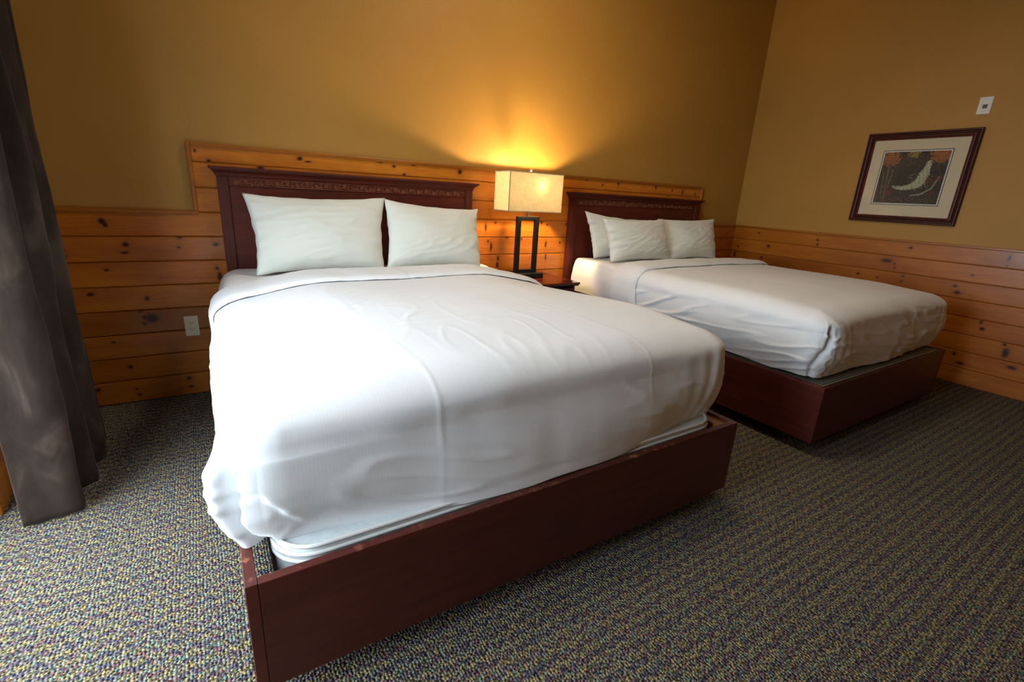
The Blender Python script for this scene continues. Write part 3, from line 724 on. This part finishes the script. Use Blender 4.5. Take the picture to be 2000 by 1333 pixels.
for z0, z1 in ((0.36, 0.585), (0.12, 0.345)):
    d = bx('drawer', M['cherry'], ns, NX0+0.047, NX1-0.047, NY0+0.018, NY0+0.05, z0, z1, 0.004)
    bm = B(); r = bmesh.ops.create_uvsphere(bm, u_segments=16, v_segments=8, radius=0.014)
    for v in r['verts']: v.co = Vector(((NX0+NX1)/2+v.co.x, NY0+0.006+v.co.y*0.9, (z0+z1)/2+v.co.z))
    link('knob', bm, M['nickel'], d, True)

# table lamp -------------------------------------------------------
LX, LY = -2.812, -0.185
lp = thing('table_lamp', 'lit table lamp with rectangular linen shade and open black frame stand on the nightstand', 'lamp', (LX, LY, NZ))
bx('base', M['black_metal'], lp, LX-0.125, LX+0.125, LY-0.070, LY+0.070, NZ+0.0005, NZ+0.036, 0.003)
bm = B(); w, bw, z0, z1 = 0.094, 0.030, NZ+0.036, 1.074
box(bm, LX-w, LX-w+bw, LY-0.016, LY+0.016, z0, z1, 0.0015); box(bm, LX+w-bw, LX+w, LY-0.016, LY+0.016, z0, z1, 0.0015)
box(bm, LX-w+bw, LX+w-bw, LY-0.016, LY+0.016, z1-bw*0.85, z1, 0.001); box(bm, LX-w+bw, LX+w-bw, LY-0.016, LY+0.016, z0, z0+bw*0.8, 0.001)
link('stand', bm, M['black_metal'], lp)
bm = B(); tube(bm, [(LX, LY, 1.074), (LX, LY, 1.16)], 0.008, 12); tube(bm, [(LX, LY, 1.15), (LX, LY, 1.215)], 0.017, 14)
link('socket', bm, M['nickel'], lp, True)
bm = B()   # harp
pts = [(LX-0.0+0.055*math.sin(a)*1.0, LY, 1.265-0.105*math.cos(a)) for a in [PI*i/20 for i in range(21)]]
tube(bm, pts, 0.0022, 6); tube(bm, [(2*LX-x, y, z) for x, y, z in pts], 0.0022, 6)
link('harp', bm, M['nickel'], lp, True)
SX0, SX1, SY0, SY1, SZ0, SZ1 = LX-0.232, LX+0.222, -0.285, -0.088, 1.112, 1.372
bm = B()
t_ = 0.0022
box(bm, SX0, SX1, SY0, SY0+t_, SZ0, SZ1); box(bm, SX0, SX1, SY1-t_, SY1, SZ0, SZ1)
box(bm, SX0, SX0+t_, SY0+t_, SY1-t_, SZ0, SZ1); box(bm, SX1-t_, SX1, SY0+t_, SY1-t_, SZ0, SZ1)
sh = link('lamp_shade', bm, M['shade'], lp)
tape = simple('shade_edge_tape', (0.42, 0.36, 0.24), 0.9)
for z in (SZ0, SZ1):
    bm = B()
    for y in (SY0-0.001, SY1+0.001): box(bm, SX0-0.002, SX1+0.002, y-0.0012, y+0.0012, z-0.003, z+0.003)
    for x in (SX0-0.001, SX1+0.001): box(bm, x-0.0012, x+0.0012, SY0, SY1, z-0.003, z+0.003)
    link('shade_trim', bm, tape, sh)
bm = B(); box(bm, SX0-0.0015, SX0+0.0015, SY0-0.0022, SY0+0.001, SZ0, SZ1)
link('shade_seam', bm, simple('shade_corner_seam', (0.16, 0.14, 0.09), 0.9), sh)
bm = B()   # spider
tube(bm, [(SX0+t_, LY, SZ1-0.006), (SX1-t_, LY, SZ1-0.006)], 0.0018, 6); tube(bm, [(LX, SY0+t_, SZ1-0.006), (LX, SY1-t_, SZ1-0.006)], 0.0018, 6)
link('shade_spider', bm, M['nickel'], sh)
bm = B(); tube(bm, [(LX, LY, 1.366), (LX, LY, 1.385)], 0.0035, 10); tube(bm, [(LX, LY, 1.384), (LX, LY, 1.402)], 0.0085, 14)
link('finial', bm, M['nickel'], lp, True)
BX, BY, BZ = LX+0.035, LY-0.064, 1.290
bm = B(); r = bmesh.ops.create_uvsphere(bm, u_segments=20, v_segments=12, radius=0.026)
for v in r['verts']:
    v.co.z *= 1.15; v.co += Vector((BX, BY, BZ))
bl = link('bulb', bm, M['bulb'], lp, True)

bm = B(); tube(bm, [(LX, LY, 1.20), (LX+0.012, LY-0.018, 1.225), (BX-0.006, BY+0.012, BZ-0.028)], 0.011, 10)
link('bulb_neck', bm, M['nickel'], lp, True)

# curtain ----------------------------------------------------------
ct = thing('curtain', 'heavy brown suede curtain hanging in folds to the carpet at the left edge', 'curtain', (-5.4, -0.8, 0))
CP = [(-5.475, -1.078), (-5.420, -1.074), (-5.345, -1.066), (-5.312, -1.030), (-5.345, -0.965), (-5.410, -0.925), (-5.350, -0.885), (-5.302, -0.830), (-5.345, -0.765), (-5.430, -0.730), (-5.345, -0.690), (-5.298, -0.625), (-5.345, -0.560), (-5.440, -0.530), (-5.360, -0.490), (-5.330, -0.430), (-5.420, -0.390), (-5.50, -0.36)]
def catmull(P, k):
    out = []
    Q = [P[0]]+P+[P[-1]]
    for i in range(1, len(Q)-2):
        for s in range(k):
            t = s/k; a, b2, c, d = (Vector(q) for q in Q[i-1:i+3])
            out.append(0.5*((2*b2)+(c-a)*t+(2*a-5*b2+4*c-d)*t*t+(3*b2-a-3*c+d)*t**3))
    out.append(Vector(P[-1])); return out
def curtain_sheet(off, mname, pname, z0, inset=0):
    path = catmull(CP, 9)[inset:]
    bm = B(); rows = []; nzr = 110; ZT = 2.78
    for j in range(nzr+1):
        z = z0+(ZT-z0)*j/nzr; row = []
        for i, p in enumerate(path):
            a = path[max(0, i-1)]; b2 = path[min(len(path)-1, i+1)]; tg = (b2-a).normalized(); nr = Vector((tg.y, -tg.x))
            k = sm(0, 0.6, z)
            dx = 0.016*nz3(p.x*4, p.y*6, z*1.3)*(0.3+k)+0.007*nz3(p.x*12+z*3, p.y*10, z*5)*(1-0.5*sm(0.3, 1.5, z))
            lean = -0.012*sm(0.8, 2.6, z)
            q = p+nr*(dx+off)
            zz = z+(0.006*nz3(i*0.2, 0, 0) if j == 0 else 0)
            row.append(bm.verts.new((q.x+lean, q.y+0.0, zz)))
        rows.append(row)
    for a, b2 in zip(rows, rows[1:]):
        for i in range(len(a)-1): bm.faces.new((a[i], a[i+1], b2[i+1], b2[i]))
    o = link(pname, bm, M[mname], ct, True)
    md = o.modifiers.new('thickness', 'SOLIDIFY'); md.thickness = 0.0025; md.offset = 0
    return o
curtain_sheet(0.0, 'curtain', 'drape', 0.008)
curtain_sheet(-0.006, 'lining', 'lining', 0.014)
rod = thing('curtain_rod', 'dark metal curtain rod above the glass door', 'curtain rod', (-5.42, -2.1, 2.8))
bm = B(); tube(bm, [(-5.42, -3.0, 2.80), (-5.42, -0.25, 2.80)], 0.014, 12); link('pole', bm, M['black_metal'], rod, True)
for y in (-2.9, -1.8, -0.30): bx('bracket', M['black_metal'], rod, XL+0.001, -5.41, y-0.012, y+0.012, 2.77, 2.79, 0.002)

# framed print on the right wall ------------------------------------
FY0, FY1, FZ0, FZ1 = -1.799, -1.068, 1.170, 1.868
XW = PT
pic = thing('framed_picture', 'framed autumn waterfall print with cream mat hanging on the right wall', 'picture', (XW, -1.43, FZ0))
fw = 0.056
def frame_ring(prof, name, m):
    bm = B(); rings = []
    for (y, z, sy, sz) in ((FY0, FZ0, 1, 1), (FY1, FZ0, -1, 1), (FY1, FZ1, -1, -1), (FY0, FZ1, 1, -1)):
        rings.append([bm.verts.new((XW-d, y+sy*w, z+sz*w)) for w, d in prof])
    for k in range(4):
        a, b2 = rings[k], rings[(k+1) % 4]
        for i in range(len(prof)):
            j = (i+1) % len(prof); bm.faces.new((a[i], a[j], b2[j], b2[i]))
    return link(name, bm, m, pic)
frame_ring([(0, 0.001), (0, 0.022), (0.005, 0.030), (0.012, 0.030), (0.018, 0.020), (0.026, 0.017), (0.034, 0.024), (0.042, 0.026), (0.044, 0.020), (0.044, 0.001)], 'frame', M['frame_wood'])
frame_ring([(0.0445, 0.001), (0.0445, 0.018), (0.048, 0.021), (0.053, 0.018), (fw, 0.012), (fw, 0.001)], 'frame_bead', M['frame_gold'])
bx('mat', M['matboard'], pic, XW-0.006, XW-0.001, FY0+0.03, FY1-0.03, FZ0+0.03, FZ1-0.03)
PY0, PY1, PZ0, PZ1 = -1.660, -1.201, 1.311, 1.733
bx('mat_line', M['matboard_black'], pic, XW-0.0066, XW-0.0061, PY0, PY1, PZ0, PZ1)
bx('inner_mat', M['matboard_white'], pic, XW-0.0072, XW-0.0067, PY0+0.005, PY1-0.005, PZ0+0.005, PZ1-0.005)
def in_poly(x, y, P):
    c = False; j = len(P)-1
    for i in range(len(P)):
        if (P[i][1] > y) != (P[j][1] > y) and x < (P[j][0]-P[i][0])*(y-P[i][1])/(P[j][1]-P[i][1])+P[i][0]: c = not c
        j = i
    return c
def seg(x, y, a, b2):
    ax, ay = a; bx_, by = b2; dx, dy = bx_-ax, by-ay; t = max(0, min(1, ((x-ax)*dx+(y-ay)*dy)/(dx*dx+dy*dy)))
    return math.hypot(x-ax-dx*t, y-ay-dy*t)
FALL = [(.705, .83), (.74, .84), (.765, .80), (.77, .70), (.765, .58), (.75, .46), (.72, .36), (.64, .30), (.52, .27), (.40, .26), (.30, .29), (.235, .335), (.34, .335), (.45, .345), (.53, .38), (.58, .44), (.62, .56), (.66, .68)]
def paint(u, v):
    n = nz3(u*9, v*9, 0); n2 = nz3(u*26, v*26, 3); n3 = nz3(u*60, v*60, 6)
    c = Vector((0.030, 0.026, 0.020))*(1+0.5*n2)
    if v < 0.25: c = Vector((0.045, 0.035, 0.030))*(1+0.8*n3)
    def over(col, k):
        nonlocal c
        c = c.lerp(Vector(col), max(0, min(1, k)))
    over((0.30, 0.10, 0.022), sm(-0.05, 0.15, 0.5*n2+0.35-((u-0.12)/0.28)**2-((v-0.88)/0.24)**2))
    over((0.24, 0.19, 0.035), sm(0, 0.2, 0.5*n2+0.30-((u-0.47)/0.20)**2-((v-0.95)/0.14)**2))
    over((0.34, 0.11, 0.025), sm(-0.05, 0.15, 0.5*n2+0.40-((u-0.88)/0.26)**2-((v-0.92)/0.22)**2))
    over((0.16, 0.09, 0.05), sm(0.1, 0.35, n3+0.1-((v-0.80)/0.3)**2)*0.6)
    for (a, b2, r) in (((.12, .68), (.16, .08), .010), ((.20, .66), (.18, .30), .008), ((.06, .60), (.10, .15), .007)):
        if seg(u, v, a, b2) < r*(1+n3): over((0.20, 0.20, 0.14), 0.65)
    if in_poly(u+0.035*n3+0.02*n2, v+0.035*n3, FALL):
        s = 0.5+0.5*math.sin((u*0.9+v*0.25)*110+3*n2); over((0.50, 0.48, 0.34), 0.9); over((0.20, 0.19, 0.08), (0.5*s+0.6*max(0, n3))*(1-sm(0.3, 0.9, u)*0.2))
    elif v > 0.25 and math.hypot(u-0.66, v-0.45) < 0.2 and n3 > 0.30: over((0.30, 0.29, 0.18), 0.8)
    if n3 > 0.35 and v < 0.7 and (u < 0.3 or u > 0.8): over((0.14, 0.09, 0.05), 0.7)
    if seg(u, v, (.93, .52), (.86, .30)) < 0.012: over((0.30, 0.27, 0.22), 0.8)
    if seg(u, v, (.86, .30), (.70, .17)) < 0.012 or seg(u, v, (.58, .155), (.76, .20)) < 0.012: over((0.33, 0.30, 0.24), 0.8)
    for (a, b2, rr) in ((.80, .44, .07), (.22, .20, .07), (.95, .50, .06), (.14, .33, .05), (.88, .20, .06)):
        if math.hypot(u-a, v-b2) < rr and n3 > 0.02: over((0.22, 0.035, 0.02), 0.8)
    if v < 0.12 and n3 > 0.25: over((0.25, 0.13, 0.06), 0.6)
    return (c.x, c.y, c.z, 1)
bm = B(); nu, nv = 120, 108; q0, q1, w0, w1 = PY0+0.013, PY1-0.013, PZ0+0.013, PZ1-0.013
col = bm.loops.layers.float_color.new('paint')
vg = [[bm.verts.new((XW-0.0078, q1+(q0-q1)*i/nu, w0+(w1-w0)*j/nv)) for i in range(nu+1)] for j in range(nv+1)]
for j in range(nv):
    for i in range(nu):
        f = bm.faces.new((vg[j][i], vg[j][i+1], vg[j+1][i+1], vg[j+1][i])); cc = paint((i+.5)/nu, (j+.5)/nv)
        for lp_ in f.loops: lp_[col] = cc
pm, nt, b_ = mat('printed_paper'); at = N(nt, 'ShaderNodeVertexColor', layer_name='paint'); L(nt, at.outputs[0], b_.inputs['Base Color']); b_.inputs['Roughness'].default_value = 0.7
link('print', bm, pm, pic)
bx('glass_pane', M['glass'], pic, XW-0.0120, XW-0.0100, FY0+0.050, FY1-0.050, FZ0+0.050, FZ1-0.050)

# small wall plates -------------------------------------------------
sw = thing('wall_plate', 'small white wall plate with grey square jack above the framed picture', 'wall plate', (XW, -1.755, 1.96))
bx('plate', M['white_plastic'], sw, XW-0.006, XW-0.0005, -1.793, -1.718, 1.958, 2.071, 0.002)
bx('jack', simple('grey_jack', (0.06, 0.07, 0.08), 0.4), sw, XW-0.0085, XW-0.005, -1.771, -1.744, 1.995, 2.021, 0.001)
for z in (1.974, 2.055): bx('screw', M['nickel'], sw, XW-0.0072, XW-0.005, -1.7575, -1.7525, z-0.0025, z+0.0025, 0.001)
ou = thing('power_outlet', 'ivory duplex power outlet on the pine wainscot left of the foreground bed', 'outlet', (-4.937, 0, 0.353))
OX, OZ = -4.937, 0.411
bx('plate', M['ivory'], ou, OX-0.034, OX+0.034, -0.006, -0.0005, OZ-0.058, OZ+0.058, 0.0025)
for s in (1, -1):
    z = OZ+s*0.0195
    bm = B()
    ring = [(OX+0.0165*math.cos(a)*1.0, z+max(-0.0125, min(0.0125, 0.0165*math.sin(a)))) for a in [2*PI*i/24 for i in range(24)]]
    f0 = [bm.verts.new((x, -0.006, zz)) for x, zz in ring]; f1 = [bm.verts.new((x, -0.0085, zz)) for x, zz in ring]
    for i in range(24): bm.faces.new((f0[i], f0[(i+1) % 24], f1[(i+1) % 24], f1[i]))
    bm.faces.new(f1); rc = link('socket', bm, M['ivory'], ou)
    bm = B(); box(bm, OX-0.0075, OX-0.0052, -0.0092, -0.0080, z-0.001, z+0.0075); box(bm, OX+0.0052, OX+0.0075, -0.0092, -0.0080, z-0.001, z+0.0065)
    box(bm, OX-0.0025, OX+0.0025, -0.0092, -0.0080, z-0.0085, z-0.0040, 0.001)
    link('slots', bm, M['dark_slot'], rc)
bx('screw', M['nickel'], ou, OX-0.0022, OX+0.0022, -0.0075, -0.0055, OZ-0.0022, OZ+0.0022, 0.0008)
# unseen housing added to go with the warm overhead fill
cl = thing('overhead_fill_housing', 'added flat square ceiling light in a white rim, out of view above the beds', 'ceiling light', (-3.05, -1.25, ZC))
bx('rim', M['white_plastic'], cl, -3.30, -2.80, -1.50, -1.00, ZC-0.06, ZC-0.0005, 0.006)
